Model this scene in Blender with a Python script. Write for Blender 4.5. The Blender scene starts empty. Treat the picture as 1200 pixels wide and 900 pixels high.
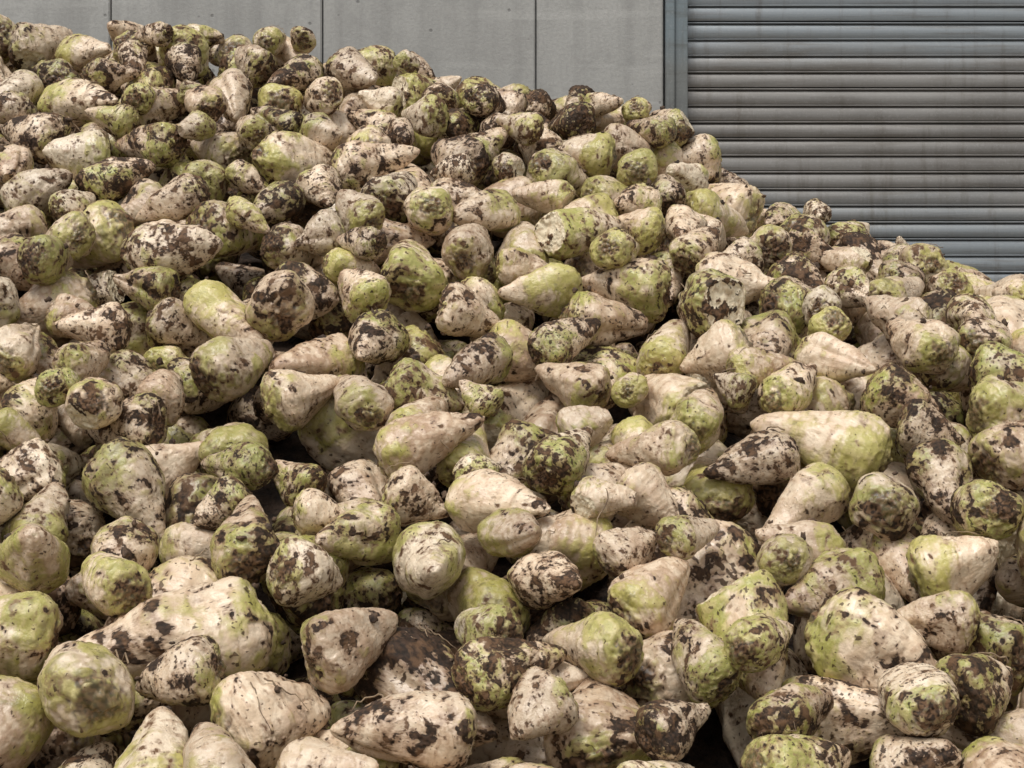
import bpy, bmesh, math, random, time
import numpy as np
from mathutils import Vector, noise, Euler, Quaternion
T0=time.time()
rng=np.random.default_rng(58); random.seed(5)
scene=bpy.context.scene
FPX=1900.0; CZ=1.6

# ------------------------------------------------------------ helpers
def new_mat(name):
    m=bpy.data.materials.new(name); m.use_nodes=True
    nt=m.node_tree; nt.nodes.clear()
    out=nt.nodes.new('ShaderNodeOutputMaterial'); b=nt.nodes.new('ShaderNodeBsdfPrincipled')
    nt.links.new(b.outputs[0],out.inputs[0])
    return m,nt,b
class G:
    def __init__(s,nt): s.nt=nt
    def n(s,t,**k):
        nd=s.nt.nodes.new(t)
        for a,v in k.items(): setattr(nd,a,v)
        return nd
    def put(s,sock,v):
        if v is None: return
        if isinstance(v,bpy.types.NodeSocket): s.nt.links.new(v,sock)
        else: sock.default_value=v
    def math(s,op,a,b=None,c=None,clamp=False):
        nd=s.n('ShaderNodeMath',operation=op,use_clamp=clamp)
        s.put(nd.inputs[0],a); s.put(nd.inputs[1],b); s.put(nd.inputs[2],c)
        return nd.outputs[0]
    def add(s,a,b): return s.math('ADD',a,b)
    def mul(s,a,b): return s.math('MULTIPLY',a,b)
    def vmath(s,op,a,b=None):
        nd=s.n('ShaderNodeVectorMath',operation=op)
        s.put(nd.inputs[0],a)
        if b is not None: s.put(nd.inputs[1],b)
        return nd.outputs[0]
    def noise(s,vec,scale,detail=3,rough=.5,dist=0.,out='Fac'):
        nd=s.n('ShaderNodeTexNoise'); s.put(nd.inputs['Vector'],vec)
        nd.inputs['Scale'].default_value=scale; nd.inputs['Detail'].default_value=detail
        nd.inputs['Roughness'].default_value=rough; nd.inputs['Distortion'].default_value=dist
        return nd.outputs[out]
    def step(s,v,a,b,lo=0.,hi=1.):
        nd=s.n('ShaderNodeMapRange',interpolation_type='SMOOTHSTEP')
        s.put(nd.inputs[0],v); s.put(nd.inputs[1],a); s.put(nd.inputs[2],b)
        s.put(nd.inputs[3],lo); s.put(nd.inputs[4],hi)
        return nd.outputs[0]
    def mix(s,f,a,b,mode='MIX'):
        nd=s.n('ShaderNodeMix',data_type='RGBA',blend_type=mode)
        s.put(nd.inputs[0],f)
        for i,v in ((6,a),(7,b)):
            if isinstance(v,tuple) and len(v)==3: v=(*v,1)
            s.put(nd.inputs[i],v)
        return nd.outputs[2]
def link(o): scene.collection.objects.link(o); return o
def mesh_obj(name,verts,faces,mat=None,parent=None,smooth=False):
    me=bpy.data.meshes.new(name); me.from_pydata(verts,[],faces); me.update()
    if mat: me.materials.append(mat)
    if smooth: me.polygons.foreach_set('use_smooth',[True]*len(me.polygons))
    o=link(bpy.data.objects.new(name,me))
    if parent: o.parent=parent
    return o
def box(name,x0,x1,y0,y1,z0,z1,mat,parent=None,bev=0.0):
    bm=bmesh.new(); bmesh.ops.create_cube(bm,size=1)
    for v in bm.verts:
        v.co=Vector(((x0+x1)/2+v.co.x*(x1-x0),(y0+y1)/2+v.co.y*(y1-y0),(z0+z1)/2+v.co.z*(z1-z0)))
    if bev: bmesh.ops.bevel(bm,geom=bm.edges[:],offset=bev,segments=2,affect='EDGES')
    me=bpy.data.meshes.new(name); bm.to_mesh(me); bm.free(); me.materials.append(mat)
    o=link(bpy.data.objects.new(name,me))
    if parent: o.parent=parent
    return o
_r=np.random.default_rng(3); PERM=_r.permutation(256); PERM=np.concatenate([PERM,PERM,PERM]).astype(np.int64)
GRD=_r.normal(size=(256,3)); GRD/=np.linalg.norm(GRD,axis=1)[:,None]
def perlin(p):
    i=np.floor(p).astype(np.int64); f=p-i; i&=255; u=f*f*f*(f*(f*6-15)+10)
    out=0
    for dx in (0,1):
        wx=u[:,0] if dx else 1-u[:,0]; hx=PERM[i[:,0]+dx]
        for dy in (0,1):
            wy=u[:,1] if dy else 1-u[:,1]; hy=PERM[hx+i[:,1]+dy]
            for dz in (0,1):
                wz=u[:,2] if dz else 1-u[:,2]; g=GRD[PERM[hy+i[:,2]+dz]]
                out=out+wx*wy*wz*(g[:,0]*(f[:,0]-dx)+g[:,1]*(f[:,1]-dy)+g[:,2]*(f[:,2]-dz))
    return out
def fbm(p,octv,rough,seed,ridge=False):
    o=np.random.default_rng(seed).uniform(0,200,3); out=0;a=1.
    for k in range(octv):
        n_=perlin(p*(2.03**k)+o+k*17.3)
        out=out+a*(1-2.5*np.abs(n_) if ridge else n_); a*=rough
    out=out-out.mean(); return out/(out.std()+1e-9)

# ------------------------------------------------------------ beet material (patterns live in mesh attributes)
def beet_material():
    m,nt,b=new_mat('sugar_beet_skin'); g=G(nt)
    at=lambda n,o='Fac': g.n('ShaderNodeAttribute',attribute_name=n).outputs[o]
    F1=g.n('ShaderNodeSeparateXYZ'); nt.links.new(at('f1','Vector'),F1.inputs[0]); nl,b1,b2=F1.outputs
    F2=g.n('ShaderNodeSeparateXYZ'); nt.links.new(at('f2','Vector'),F2.inputs[0]); nw,nf,cav=F2.outputs
    F3=g.n('ShaderNodeSeparateXYZ'); nt.links.new(at('f3','Vector'),F3.inputs[0]); S,CUT,nm=F3.outputs
    DIRT_GAPSHADE=g.n('ShaderNodeAttribute',attribute_name='dirt_gapshade',attribute_type='INSTANCER').outputs['Fac']  # per-beet soil amount plus shade painted onto beets deep in gaps
    R=g.n('ShaderNodeObjectInfo').outputs['Random']
    def rnd(k):
        w=g.n('ShaderNodeTexWhiteNoise',noise_dimensions='1D')
        nt.links.new(g.math('ADD',g.math('MULTIPLY',R,37.0),k),w.inputs['W']); return w.outputs['Value']
    r1=rnd(1.3); r2=rnd(5.7); r3=rnd(9.1); r4=rnd(14.9); r5=rnd(21.1)
    P=at('rest','Vector'); micro=g.noise(P,210,3,.65)
    base=g.mix(g.step(nm,-1,1),(.81,.655,.475),(.71,.54,.37))
    base=g.mix(g.step(nl,0,1.6,0,.55),base,(.57,.385,.255))
    base=g.mix(g.step(r4,.7,1,0,.6),base,(.84,.73,.55))
    base=g.mix(g.step(nw,.3,1.8,0,.58),base,(.40,.245,.145))
    base=g.mix(g.mul(g.step(r5,.55,1,0,.75),g.step(g.add(nl,nm),-1,1.2,.35,1)),base,(.36,.22,.13))
    # green tint over the crown end
    ga=g.add(g.mul(g.math('SUBTRACT',.44,S),3.9),g.mul(nl,.58))
    ga=g.add(ga,g.mul(g.math('SUBTRACT',r1,.52),2.2)); ga=g.add(ga,g.mul(nm,.20)); ga=g.add(ga,g.mul(nw,.18))
    gm=g.step(ga,-.25,1.1,0,.88)
    gcol=g.mix(r2,(.47,.42,.105),(.32,.335,.065)); gcol=g.mix(g.step(nm,-.3,1.5,0,.7),gcol,(.60,.51,.22))
    gcol=g.mix(g.step(b2,.1,1.7,0,.7),gcol,(.18,.16,.045))
    col=g.mix(gm,base,gcol)
    # combined field of soil and painted gap darkening
    k2=g.mul(r4,.8); k1=g.math('SUBTRACT',1.,k2)
    sf=g.add(g.mul(b1,k1),g.mul(b2,k2)); sf=g.math('DIVIDE',sf,g.math('SQRT',g.add(g.math('POWER',k1,2.),g.math('POWER',k2,2.))))
    sf=g.add(sf,g.mul(cav,-.34)); sf=g.add(sf,g.step(S,.30,.04,0,.8)); sf=g.add(sf,g.mul(g.math('SUBTRACT',micro,.5),.9))
    dl=g.add(DIRT_GAPSHADE,g.mul(g.math('SUBTRACT',g.math('POWER',r2,1.6),.44),1.75))
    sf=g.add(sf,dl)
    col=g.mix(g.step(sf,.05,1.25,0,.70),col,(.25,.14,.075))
    m1=g.step(sf,1.08,1.48,0,.97)
    s2=g.add(g.add(nw,g.mul(nf,.45)),g.add(g.mul(dl,.5),g.mul(cav,-.42))); m2=g.step(s2,1.30,1.9,0,.88)
    s3=g.add(g.add(nf,g.mul(nm,.6)),g.mul(dl,.6)); m3=g.step(s3,1.75,2.3,0,.82)
    soil=g.math('MAXIMUM',m1,g.math('MAXIMUM',m2,m3))
    soilc=g.mix(g.step(nf,-1.2,1.5),(.018,.011,.007),(.062,.034,.020))
    soilc=g.mix(g.step(g.add(b2,g.mul(micro,2.)),1.4,3.0,0,.8),soilc,(.175,.095,.048))
    col=g.mix(soil,col,soilc)
    cs=g.step(g.add(S,g.mul(nm,.03)),.14,.07,0,.8)
    col=g.mix(cs,col,g.mix(g.step(nf,-1,1),(.035,.020,.012),(.21,.12,.065)))
    cc=g.mix(g.step(nm,-.5,1.5,0,.6),(.82,.71,.51),(.60,.45,.28))
    cc=g.mix(g.step(nf,.2,1.6,0,.5),cc,(.34,.22,.12))
    col=g.mix(g.mul(CUT,g.step(sf,1.6,1.1)),col,cc)
    hs=g.n('ShaderNodeHueSaturation'); g.put(hs.inputs['Value'],g.add(.76,g.mul(r3,.32)))
    nt.links.new(col,hs.inputs['Color']); nt.links.new(hs.outputs[0],b.inputs['Base Color'])
    g.put(b.inputs['Roughness'],g.add(g.step(b1,-1,1,.27,.42),g.mul(soil,.32)))
    g.put(b.inputs['Specular IOR Level'],g.math('SUBTRACT',.65,g.mul(soil,.38)))
    bp=g.n('ShaderNodeBump'); bp.inputs['Strength'].default_value=.38; bp.inputs['Distance'].default_value=.004
    nt.links.new(micro,bp.inputs['Height']); nt.links.new(bp.outputs[0],b.inputs['Normal'])
    return m
BEET=beet_material()
def simple(name,c0,c1,sc,rough=.85,bump=.01):
    m,nt,b=new_mat(name); g=G(nt); P=g.n('ShaderNodeTexCoord').outputs['Object']; n1=g.noise(P,sc,4,.65)
    nt.links.new(g.mix(g.step(n1,.3,.7),c0,c1),b.inputs['Base Color']); b.inputs['Roughness'].default_value=rough
    bp=g.n('ShaderNodeBump'); bp.inputs['Distance'].default_value=bump; nt.links.new(n1,bp.inputs['Height']); nt.links.new(bp.outputs[0],b.inputs['Normal'])
    return m
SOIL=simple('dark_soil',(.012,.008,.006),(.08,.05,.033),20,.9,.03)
CLOD=simple('soil_clod',(.022,.014,.010),(.14,.085,.05),60,.85,.006)
ROOT=simple('root_fibre',(.10,.06,.035),(.36,.26,.16),25,.8,.002)

# ------------------------------------------------------------ beet meshes
ps=np.array([0,.06,.13,.2,.3,.4,.5,.6,.7,.8,.9,1.])
pr=np.array([0,.27,.55,.79,.98,1.0,.89,.73,.55,.37,.20,0])
pz=np.array([.0,-.01,-.06,-.17,-.43,-.80,-1.24,-1.70,-2.12,-2.50,-2.80,-2.95])
ss=np.linspace(0,1,201)
def sm(a):
    v=np.interp(ss,ps,a); k=np.ones(15)/15; vp=np.pad(v,7,mode='edge'); return np.convolve(vp,k,'valid')
PR=sm(pr); PR[:8]=np.linspace(0,PR[8],9)[:8]; PR[-8:]=np.linspace(PR[-9],0,9)[1:]
PZ=sm(pz)
bm=bmesh.new(); bmesh.ops.create_icosphere(bm,subdivisions=6,radius=1)
bmesh.ops.rotate(bm,verts=bm.verts[:],cent=(0,0,0),matrix=Euler((.3,.2,.1)).to_matrix())
tmp=bpy.data.meshes.new('tmp'); bm.to_mesh(tmp); bm.free()
NV=len(tmp.vertices); base_co=np.zeros(NV*3); tmp.vertices.foreach_get('co',base_co); base_co=base_co.reshape(-1,3)
NVAR=44; variants=[]; R=.085
bcol=bpy.data.collections.new('sugar_beet_variants')
for k in range(NVAR):
    r=np.random.default_rng(100+k)
    elong=r.uniform(.76,1.24); tailf=r.uniform(.75,1.15) if k%3 else r.uniform(1.2,1.6)
    th=np.arccos(np.clip(base_co[:,2],-1,1)); s=th/np.pi; ph=np.arctan2(base_co[:,1],base_co[:,0])
    sw=np.clip(s,0,1)**r.uniform(.88,1.12)
    rr=np.interp(sw,ss,PR); zz=np.interp(sw,ss,PZ)*elong
    rr=rr*np.where(s>.45,1+(tailf-1)*np.clip((s-.45)/.4,0,1)*.8,1)
    lob=r.integers(3,6)
    rad=1+.07*np.cos(2*ph+r.uniform(0,6))+.03*np.cos(lob*ph+r.uniform(0,6)+s*2)
    for gph in (r.uniform(0,6.28),r.uniform(0,6.28)):
        d=np.angle(np.exp(1j*(ph-gph-1.2*s*r.uniform(-1,1)))); rad-=r.uniform(.03,.16)*np.exp(-(d/.2)**2)*np.clip((s-.2)/.3,0,1)
    cw=np.exp(-(s/.21)**2); lift=.12*r.uniform(0,2.0)
    x=rr*rad*np.cos(ph); y=rr*rad*np.sin(ph); z=zz+lift*np.exp(-(s/.12)**2)
    p=np.stack([x,y,z],1)
    nrm=p-np.array([0,0,-1.0*elong]); nrm[:,2]*=.5; nrm/=np.linalg.norm(nrm,axis=1)[:,None]+1e-9
    A=fbm(p*.9,3,.5,k*10+1)
    # soil clings to the side the beet lay on
    sd0=r.normal(size=3); sd0[2]*=.5; sd0/=np.linalg.norm(sd0); side=(p-p.mean(0))@sd0
    Bm=fbm(p*1.35+.15*A[:,None],7,.63,k*10+2)*.85+.62*side; B2=fbm(p*np.array([2.2,2.2,3.0]),6,.65,k*10+3)*.9+.40*side
    W=fbm(p*np.array([1.9,1.9,9.0])+.3*A[:,None],5,.62,k*10+4); F=fbm(p*12,2,.6,k*10+5); M=fbm(p*4,4,.55,k*10+6)
    Rg=fbm(p*1.9,2,.5,k*10+7,True)
    low=fbm(p*.75,2,.5,k*10+8)
    disp=.045*low+.013*A+.005*M+.0015*F+.006*W*np.clip((s-.2)/.2,0,1)-.015*np.clip(Rg-.9,0,1.5)
    disp+=cw*(.022*M+.014*fbm(p*7,3,.6,k*10+9)-.022*np.cos(rr*22+A))
    sd_=np.clip((Bm-1.0)/.3,0,1); disp+=sd_*sd_*(3-2*sd_)*(.012+.006*F)
    for _ in range(4):
        c=p[r.integers(0,NV)]; dd=np.linalg.norm(p-c,axis=1); disp-=r.uniform(.02,.09)*np.exp(-(dd/r.uniform(.25,.45))**2)
    cav=(.012*M+.012*W-.024*np.clip(Rg-.9,0,1.5)); cav=(cav-cav.mean())/cav.std()
    p=p+nrm*disp[:,None]
    ba=r.uniform(0,6.28); bd=r.uniform(0,.5); tt=np.clip(s-.4,0,1)
    p[:,0]+=np.cos(ba)*bd*tt**1.5*1.6; p[:,1]+=np.sin(ba)*bd*tt**1.5*1.6
    cut=np.zeros(NV)
    def slice_(nv,dist,p,cut,rough=.02):
        nv=np.array(nv,float); nv/=np.linalg.norm(nv); dd=p@nv-dist-rough*B2
        msk=dd>0; p=p-np.where(msk,dd,0)[:,None]*nv; return p,np.maximum(cut,np.clip(dd/.03,0,1)*msk)
    zt=-2.95*elong
    p,c2=slice_((r.normal()*.35,r.normal()*.35,-1),-zt*(r.uniform(.92,1.0) if k%4 else r.uniform(.80,.88)),p,cut,.02); cut=c2*(k%2)
    if k in (6,21,33): p,cut=slice_((r.normal()*.5,r.normal()*.5,1),-.16,p,cut,.03)
    if k in (15,28): p,cut=slice_((.9,.3,.5),.40,p,cut,.03)
    p[:,2]-=zt/2
    p*=R
    me=tmp.copy(); me.name='sugar_beet_%02d'%k
    me.vertices.foreach_set('co',p.astype(np.float32).ravel())
    for nme,arr in (('rest',p),('f1',np.stack([A,Bm,B2],1)),('f2',np.stack([W,F,cav],1)),('f3',np.stack([s,cut,M],1))):
        a=me.attributes.new(nme,'FLOAT_VECTOR','POINT'); a.data.foreach_set('vector',arr.astype(np.float32).ravel())
    me.polygons.foreach_set('use_smooth',[True]*len(me.polygons)); me.materials.append(BEET); me.update()
    o=bpy.data.objects.new('beet_%02d'%k,me); bcol.objects.link(o)
    sp=[]
    zs=np.linspace(p[:,2].max(),p[:,2].min(),9)[1:-1]
    for zc in zs:
        q=p[np.abs(p[:,2]-zc)<.014]; c=q[:,:2].mean(0); rad_=np.percentile(np.linalg.norm(q[:,:2]-c,axis=1),50)
        zc2=min(max(zc,p[:,2].min()+rad_*.8),p[:,2].max()-rad_*.75)
        sp.append((c[0],c[1],zc2,rad_))
    variants.append(np.array(sp))
print('beets',time.time()-T0)

# ------------------------------------------------------------ target height field
U=np.array([-900,-600,-400,-250,-100,40,130,175,205,290,400,500,600,900])
V=np.array([425,418,410,394,368,342,320,314,270,220,170,136,72,-20])
YC=np.array([5.5,5.5,5.45,5.4,5.3,5.25,5.2,5.2,5.15,5.1,5.1,5.1,5.15,5.2])
XC=U/FPX*YC; CC=V/FPX*YC
def smin(a,b,k):
    h=np.clip(.5+.5*(b-a)/k,0,1); return b*(1-h)+a*h-k*h*(1-h)
def target(x,y):
    C=np.interp(x,XC,CC); yc=np.interp(x,XC,YC)
    C=np.where(x<-2.3,C-(-2.3-x)*1.5,C); C=np.where(x>2.5,C-(x-2.5)*.9,C)
    y0=3.78
    low=smin((y-y0)*.56,-.66+(y-2.5)*1.0,.12); ks=C/(yc-y0)
    up=(y-y0)*np.clip(ks,.12,2)
    f=np.where(y<y0, low, up)
    f=f+.024*np.sin(x*2.1+y*1.3+.4)*np.sin(y*2.3-x*.9)+.018*np.sin(x*5.1+1)*np.sin(y*4.3+x*2)
    top=C-.18*(y-yc)
    h=smin(f,top,.10)+.01
    h=smin(h,C-.75*(y-yc-.7),.2)
    h=smin(h,1.4-(x+2.3)*-2.2,.2)
    return h+CZ-.06
GR=.014; X0,X1,Y0,Y1=-2.9,3.0,1.35,6.9
gx=np.arange(X0,X1,GR); gy=np.arange(Y0,Y1,GR)
XX,YY=np.meshgrid(gx,gy,indexing='ij')
TG=target(XX,YY); gradx,grady=np.gradient(TG,GR)
H=np.maximum(TG-.34,0.0)
valid=(TG>.06)&(XX>X0+.08)&(XX<X1-.08)&(YY>Y0+.08)&(YY<Y1-.08)
D=np.where(valid,TG-H,-9.0)+rng.uniform(0,.03,TG.shape)
pts=[];rots=[];scl=[];idx=[]
nx,ny=TG.shape
def try_place(cx,cy,ax,v,sc,roll):
    q=Vector(ax).to_track_quat('Z','Y')@Quaternion((0,0,1),roll)
    M=np.array(q.to_matrix()); sp=variants[v]
    c=(sp[:,:3]@M.T)*sc; r=sp[:,3]*sc
    ext=np.max(np.linalg.norm(c[:,:2],axis=1)+r)+.01
    i0=max(int((cx-ext-X0)/GR),0); i1=min(int((cx+ext-X0)/GR)+2,nx); j0=max(int((cy-ext-Y0)/GR),0); j1=min(int((cy+ext-Y0)/GR)+2,ny)
    px=gx[i0:i1,None]-cx; py=gy[None,j0:j1]-cy
    d2=(px[None]-c[:,0,None,None])**2+(py[None]-c[:,1,None,None])**2
    rt=np.sqrt(np.maximum(r[:,None,None]**2-d2,0)); ins=d2<r[:,None,None]**2
    lo=np.where(ins,c[:,2,None,None]-rt,9).min(0); hi=np.where(ins,c[:,2,None,None]+rt,-9).max(0)
    hh=H[i0:i1,j0:j1]; z=np.max(np.where(lo<8,hh-lo,-9))
    return z,q,(i0,i1,j0,j1),hi
fails=0; it=0
while it<9000:
    it+=1
    k=int(np.argmax(D)); i,j=divmod(k,ny)
    if D[i,j]<.055: break
    best=None
    for c in range(10):
        cx=gx[i]+rng.uniform(-.06,.06); cy=gy[j]+rng.uniform(-.06,.06)
        if c==0: cx,cy=gx[i],gy[j]
        phi=rng.uniform(0,2*np.pi)
        if rng.random()<.38: phi=rng.normal(0,.7)+(math.pi if rng.random()<.5 else 0)
        dx,dy=math.cos(phi),math.sin(phi)
        ii=min(max(int((cx-X0)/GR),0),nx-1); jj=min(max(int((cy-Y0)/GR),0),ny-1)
        sl=gradx[ii,jj]*dx+grady[ii,jj]*dy
        ax=np.array([dx,dy,.85*sl+rng.normal(0,.38)]); ax/=np.linalg.norm(ax)
        # slightly larger roots roll to the toe of the heap
        v=int(rng.integers(NVAR)); sc=float(np.clip(rng.normal(1.02,.17),.68,1.34))*(1.0+.06*min(max((3.7-cy)/.9,0),1))
        if c>=8: sc*=.74
        z,q,bx,hi=try_place(cx,cy,ax,v,sc,rng.uniform(0,6.28))
        top=hi.max()+z-TG[ii,jj]-.35*abs(sl)*.07
        sco=z-TG[ii,jj]+rng.uniform(0,.02)+(.055 if c>=8 else 0)
        if top>.165: sco+=1
        if best is None or sco<best[0]: best=(sco,cx,cy,z,q,bx,hi,v,sc)
    sco,cx,cy,z,q,bx,hi,v,sc=best
    if sco>.5:
        fails+=1; D[max(i-3,0):i+4,max(j-3,0):j+4]=-9; continue
    z-=.014
    i0,i1,j0,j1=bx
    nh=np.where(hi>-8,hi+z,-9); sub=H[i0:i1,j0:j1]; np.maximum(sub,nh,out=sub)
    Dn=TG[i0:i1,j0:j1]-sub; Ds=D[i0:i1,j0:j1]; np.minimum(Ds,np.where(hi>-8,Dn,Ds),out=Ds)
    D[i,j]=min(D[i,j],TG[i,j]-H[i,j])
    if D[i,j]>.045: D[i,j]-=.01
    pts.append((cx,cy,z)); e=q.to_euler('XYZ'); rots.append((e.x,e.y,e.z)); scl.append(sc); idx.append(v)
print('placed',len(pts),'fails',fails,'it',it,time.time()-T0)
PT=np.array(pts)
dirt_gapshade=.50*np.clip((PT[:,1]-3.9)/1.3,0,1)*np.clip((.2-PT[:,0])/1.6+.35,0,1.2)+.40*np.clip((PT[:,0]-.9)/.8,0,1)*np.clip((PT[:,1]-4.2)/.6,0,1)
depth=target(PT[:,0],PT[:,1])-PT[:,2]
dirt_gapshade=dirt_gapshade+.16*fbm(PT*1.6,2,.5,77)+rng.normal(0,.12,len(PT))+.45*np.clip((depth-.07)/.15,0,1)  # depth term paints gap shade as extra soil on the lower beets

me=bpy.data.meshes.new('sugar_beet_pile'); me.from_pydata(pts,[],[])
a=me.attributes.new('rot','FLOAT_VECTOR','POINT'); a.data.foreach_set('vector',np.array(rots,np.float32).ravel())
a=me.attributes.new('scl','FLOAT','POINT'); a.data.foreach_set('value',np.array(scl,np.float32))
a=me.attributes.new('dirt_gapshade','FLOAT','POINT'); a.data.foreach_set('value',dirt_gapshade.astype(np.float32))
a=me.attributes.new('idx','INT','POINT'); a.data.foreach_set('value',np.array(idx,np.int32))
pile=link(bpy.data.objects.new('sugar_beet_pile',me))
ng=bpy.data.node_groups.new('beet_scatter','GeometryNodeTree')
ng.interface.new_socket('Geometry',in_out='INPUT',socket_type='NodeSocketGeometry')
ng.interface.new_socket('Geometry',in_out='OUTPUT',socket_type='NodeSocketGeometry')
gi=ng.nodes.new('NodeGroupInput'); go=ng.nodes.new('NodeGroupOutput')
ci=ng.nodes.new('GeometryNodeCollectionInfo'); ci.inputs['Collection'].default_value=bcol
ci.inputs['Separate Children'].default_value=True; ci.inputs['Reset Children'].default_value=True
ip=ng.nodes.new('GeometryNodeInstanceOnPoints'); ip.inputs['Pick Instance'].default_value=True
def na(n,t):
    x=ng.nodes.new('GeometryNodeInputNamedAttribute'); x.data_type=t; x.inputs['Name'].default_value=n; return x.outputs['Attribute']
L=ng.links.new
L(gi.outputs[0],ip.inputs['Points']); L(ci.outputs[0],ip.inputs['Instance'])
L(na('idx','INT'),ip.inputs['Instance Index']); L(na('rot','FLOAT_VECTOR'),ip.inputs['Rotation']); L(na('scl','FLOAT'),ip.inputs['Scale'])
L(ip.outputs[0],go.inputs[0])
md=pile.modifiers.new('scatter','NODES'); md.node_group=ng

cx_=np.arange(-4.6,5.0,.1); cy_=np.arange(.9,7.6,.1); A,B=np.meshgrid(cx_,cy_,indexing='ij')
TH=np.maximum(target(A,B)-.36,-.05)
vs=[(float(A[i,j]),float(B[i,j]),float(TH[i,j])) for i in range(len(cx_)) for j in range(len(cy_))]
n2=len(cy_); fs=[(i*n2+j,(i+1)*n2+j,(i+1)*n2+j+1,i*n2+j+1) for i in range(len(cx_)-1) for j in range(n2-1)]
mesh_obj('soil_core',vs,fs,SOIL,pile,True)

def Hat(x,y):
    i=int((x-X0)/GR); j=int((y-Y0)/GR)
    if 0<=i<nx and 0<=j<ny: return float(H[i,j])
    return -1
bm=bmesh.new(); bmesh.ops.create_icosphere(bm,subdivisions=2,radius=1); cv0=np.array([v.co[:] for v in bm.verts]); cf0=[[v.index for v in f.verts] for f in bm.faces]; bm.free()
vs=[];fs=[]
for k in range(900):
    x=rng.uniform(-2.2,2.4); y=rng.uniform(2.1,5.6); z=Hat(x,y)
    if z<.2: continue
    rad=min(abs(rng.normal(0,.004))+.0025,.010)
    d=cv0*(1+.25*fbm(cv0*1.3,2,.6,k)[:,None])*rng.uniform(.6,1.3,3)*rad+np.array([x,y,z-rad*.1])
    o=len(vs); vs+=[tuple(q) for q in d]; fs+=[[a+o for a in f] for f in cf0]
mesh_obj('soil_clods',vs,fs,CLOD,pile,True)
vs=[];fs=[]
for k in range(600):
    x=rng.uniform(-2.2,2.4); y=rng.uniform(2.1,5.6); a=rng.uniform(0,6.28); rd=rng.uniform(.0008,.0022); n=rng.integers(6,16); st=.008
    path=[]; zp=None
    for q in range(n):
        zz=Hat(x,y)
        if zz<.2: break
        zz+=.003
        if zp is not None: zz=max(zz,zp-.008) if rng.random()<.8 else zz
        if zp is not None and abs(zz-zp)>.02: break
        path.append((x,y,zz)); zp=zz; a+=rng.normal(0,.35); x+=math.cos(a)*st; y+=math.sin(a)*st
    if len(path)<4: continue
    path=np.array(path)
    for q,c in enumerate(path):
        t=path[min(q+1,len(path)-1)]-path[max(q-1,0)]; t/=np.linalg.norm(t)+1e-9
        u=np.cross(t,(0,0,1.)); u/=np.linalg.norm(u)+1e-9; w_=np.cross(t,u); rr_=rd*(1-.6*q/len(path))
        for e in range(5):
            vs.append(tuple(c+rr_*(math.cos(e*1.2566)*u+math.sin(e*1.2566)*w_)))
    o=len(vs)-5*len(path)
    for q in range(len(path)-1):
        for e in range(5): fs.append((o+q*5+e,o+q*5+(e+1)%5,o+q*5+5+(e+1)%5,o+q*5+5+e))
mesh_obj('root_fibres',vs,fs,ROOT,pile,True)

# ------------------------------------------------------------ building
def concrete(name,c0,c1,sc=1.0):
    m,nt,b=new_mat(name); g=G(nt); P=g.n('ShaderNodeTexCoord').outputs['Object']
    n1=g.noise(P,1.1*sc,6,.6,.4); n2=g.noise(g.vmath('MULTIPLY',P,(5,5,.35)),1.5,5,.6); n3=g.noise(P,60,4,.7)
    n4=g.noise(P,7,5,.7)
    col=g.mix(g.step(n1,.3,.7),c0,c1)
    col=g.mix(g.step(n2,.42,.72,0,.6),col,tuple(v*.70 for v in c0))
    col=g.mix(g.step(n4,.48,.72,0,.5),col,tuple(v*.76 for v in c0))
    col=g.mix(g.step(g.noise(g.vmath('MULTIPLY',P,(.4,1,6)),2.2,5,.6),.52,.72,0,.35),col,tuple(v*1.2 for v in c1))
    col=g.mix(g.step(n3,.35,.7,0,.35),col,tuple(v*.72 for v in c0))
    vo=g.n('ShaderNodeTexVoronoi'); nt.links.new(P,vo.inputs['Vector']); vo.inputs['Scale'].default_value=9
    pit=g.step(vo.outputs['Distance'],.10,.05,0,.65)
    col=g.mix(pit,col,tuple(v*.4 for v in c0))
    nt.links.new(col,b.inputs['Base Color']); b.inputs['Roughness'].default_value=.85
    bp=g.n('ShaderNodeBump'); bp.inputs['Strength'].default_value=.4; bp.inputs['Distance'].default_value=.006
    nt.links.new(g.math('SUBTRACT',n3,pit),bp.inputs['Height']); nt.links.new(bp.outputs[0],b.inputs['Normal'])
    return m
WALLM=concrete('wall_concrete',(.35,.345,.325),(.43,.425,.40))
GROUNDM=concrete('yard_concrete',(.20,.19,.175),(.28,.27,.25))
DARKM=concrete('joint_dark',(.10,.10,.10),(.13,.13,.13))
YW=8.0
bld=link(bpy.data.objects.new('warehouse_building',None))
px=lambda u:(u-600)/FPX*YW
joints=[-7.22,-6.17,-5.12,-4.07,-3.03,-1.98,px(378),px(628),px(778)]
for k in range(len(joints)-1):
    box('wall_panel_%d'%k,joints[k]+.004,joints[k+1]-.004,YW,YW+.2,0,5.6,WALLM,bld,.006)
box('joint_backing',joints[0],joints[-1],YW+.02,YW+.18,.01,5.59,DARKM,bld)
DX0=px(806); DX1=DX0+3.6; DH=4.2
box('lintel_panel',joints[-1]+.004,DX1+.5,YW,YW+.2,DH,5.6,WALLM,bld,.006)
box('pier_panel',DX1+.12,DX1+1.6,YW,YW+.2,0,DH-.006,WALLM,bld,.006)
box('wall_panel_end',DX1+1.608,DX1+4.6,YW,YW+.2,0,5.6,WALLM,bld,.006)
box('parapet_cap',joints[0]-.05,DX1+4.65,YW-.04,YW+.3,5.603,5.68,DARKM,bld,.01)
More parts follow.
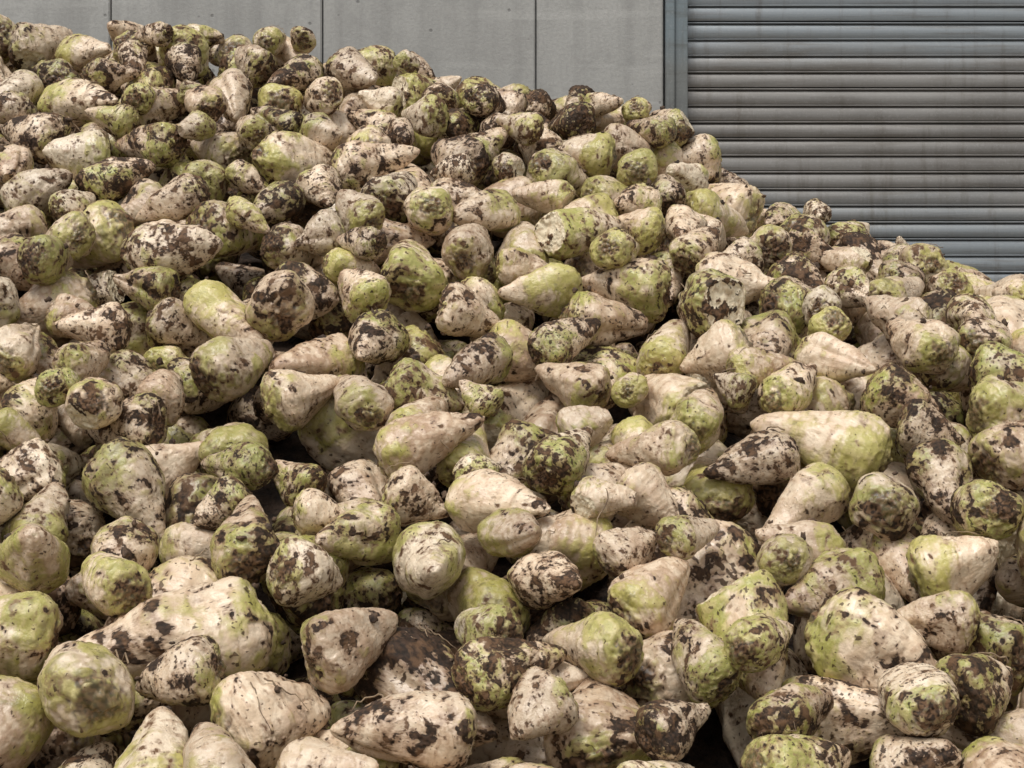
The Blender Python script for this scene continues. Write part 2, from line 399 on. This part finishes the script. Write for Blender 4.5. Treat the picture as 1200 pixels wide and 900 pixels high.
def metal(name,c0,c1,met):
    m,nt,b=new_mat(name); g=G(nt); P=g.n('ShaderNodeTexCoord').outputs['Object']
    n1=g.noise(g.vmath('MULTIPLY',P,(.7,1,3)),2.2,5,.6,.3); n2=g.noise(g.vmath('MULTIPLY',P,(6,6,.6)),3,5,.65); n3=g.noise(P,90,4,.6)
    n5=g.noise(g.vmath('MULTIPLY',P,(.6,1,12)),3.0,4,.6)
    sep=g.n('ShaderNodeSeparateXYZ'); nt.links.new(P,sep.inputs[0])
    col=g.mix(g.step(n1,.3,.7),c0,c1)
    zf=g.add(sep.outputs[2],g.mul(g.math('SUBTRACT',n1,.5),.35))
    col=g.mix(g.math('MAXIMUM',g.step(zf,2.65,2.25),g.step(zf,3.15,3.35)),col,(c1[0]*.98,c1[1]*1.12,c1[2]*1.25))  # bluish sky reflection painted into the colour, low and high on the steel
    col=g.mix(g.step(n2,.5,.75,0,.5),col,(c0[0]*.62,c0[1]*.56,c0[2]*.5))
    col=g.mix(g.step(n5,.5,.72,0,.5),col,(c0[0]*.7,c0[1]*.66,c0[2]*.62))
    col=g.mix(g.step(n3,.5,.72,0,.2),col,(.42,.42,.40))
    nt.links.new(col,b.inputs['Base Color']); b.inputs['Metallic'].default_value=met
    g.put(b.inputs['Roughness'],g.step(n1,.3,.7,.36,.52))
    return m
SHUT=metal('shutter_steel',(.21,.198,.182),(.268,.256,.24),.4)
FRM=metal('frame_steel',(.15,.155,.15),(.19,.20,.19),.2)
box('door_frame_leg',joints[-1]+.006,joints[-1]+.05,YW-.03,YW+.16,0,DH-.01,FRM,bld,.004)
box('door_guide_rail',joints[-1]+.053,DX0,YW+.0,YW+.14,0,DH-.01,FRM,bld,.004)
box('door_guide_rail_far',DX1,DX1+.11,YW,YW+.14,0,DH-.01,FRM,bld,.004)
pitch=.083; nsl=int(DH/pitch); vs=[]; fs=[]
for k in range(nsl):
    z0=k*pitch+.01; dy=rng.normal(0,.0016); sag=rng.normal(0,.0015); dz=rng.normal(0,.001); cvx=rng.uniform(.007,.0125); prof=[]
    for t in np.linspace(0,1,9):
        prof.append((YW+.10-cvx*math.sin(math.pi*(.1+.9*t))**.8,z0+pitch*.78*t))
    prof+= [(YW+.107,z0+pitch*.79),(YW+.111,z0+pitch*.81)]
    for t in np.linspace(0,1,6):
        prof.append((YW+.100-.010*math.sin(math.pi*t),z0+pitch*(.83+.14*t)))
    prof.append((YW+.109,z0+pitch*.992))
    n=len(prof); xs=np.linspace(DX0-.02,DX1+.02,13)
    for a_,x in enumerate(xs):
        w_=math.sin(a_/12*math.pi*2+k*.7)*.0006
        for y,z in prof: vs.append((float(x),y+dy+w_,z+dz+sag*math.sin(a_/12*math.pi)))
    o=len(vs)-n*13
    for a_ in range(12):
        for q in range(n-1): fs.append((o+a_*n+q,o+(a_+1)*n+q,o+(a_+1)*n+q+1,o+a_*n+q+1))
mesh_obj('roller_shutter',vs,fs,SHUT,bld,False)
box('shutter_backing',DX0-.02,DX1+.02,YW+.13,YW+.16,.01,DH,DARKM,bld)
mesh_obj('ground',[(-300,-300,0),(300,-300,0),(300,300,0),(-300,300,0)],[(0,1,2,3)],GROUNDM)

# ------------------------------------------------------------ light
w=bpy.data.worlds.new('World'); scene.world=w; w.use_nodes=True; nt=w.node_tree
bg=nt.nodes['Background']; sky=nt.nodes.new('ShaderNodeTexSky'); sky.sky_type='NISHITA'; sky.sun_disc=False
EL=math.radians(62); AZ=math.radians(205)
sky.sun_elevation=EL; sky.sun_rotation=AZ; sky.dust_density=4; sky.air_density=1.0
hs=nt.nodes.new('ShaderNodeHueSaturation'); hs.inputs['Saturation'].default_value=.16
nt.links.new(sky.outputs[0],hs.inputs['Color']); nt.links.new(hs.outputs[0],bg.inputs['Color']); bg.inputs['Strength'].default_value=.13
sd=bpy.data.lights.new('sun','SUN'); sd.energy=1.8; sd.angle=math.radians(16); sd.color=(1,.97,.935)
so=link(bpy.data.objects.new('sun',sd))
dirv=Vector((math.sin(AZ)*math.cos(EL),math.cos(AZ)*math.cos(EL),math.sin(EL)))
so.rotation_euler=dirv.to_track_quat('Z','Y').to_euler(); so.location=dirv*20
cam=bpy.data.cameras.new('camera'); co=link(bpy.data.objects.new('camera',cam))
co.location=(0,0,CZ); co.rotation_euler=(math.pi/2,0,0)
cam.sensor_width=36; cam.lens=36*FPX/1200; cam.clip_end=1000; scene.camera=co
scene.view_settings.view_transform='Standard'; scene.view_settings.look='None'; scene.view_settings.exposure=0
bpy.data.meshes.remove(tmp)
print('done',time.time()-T0)
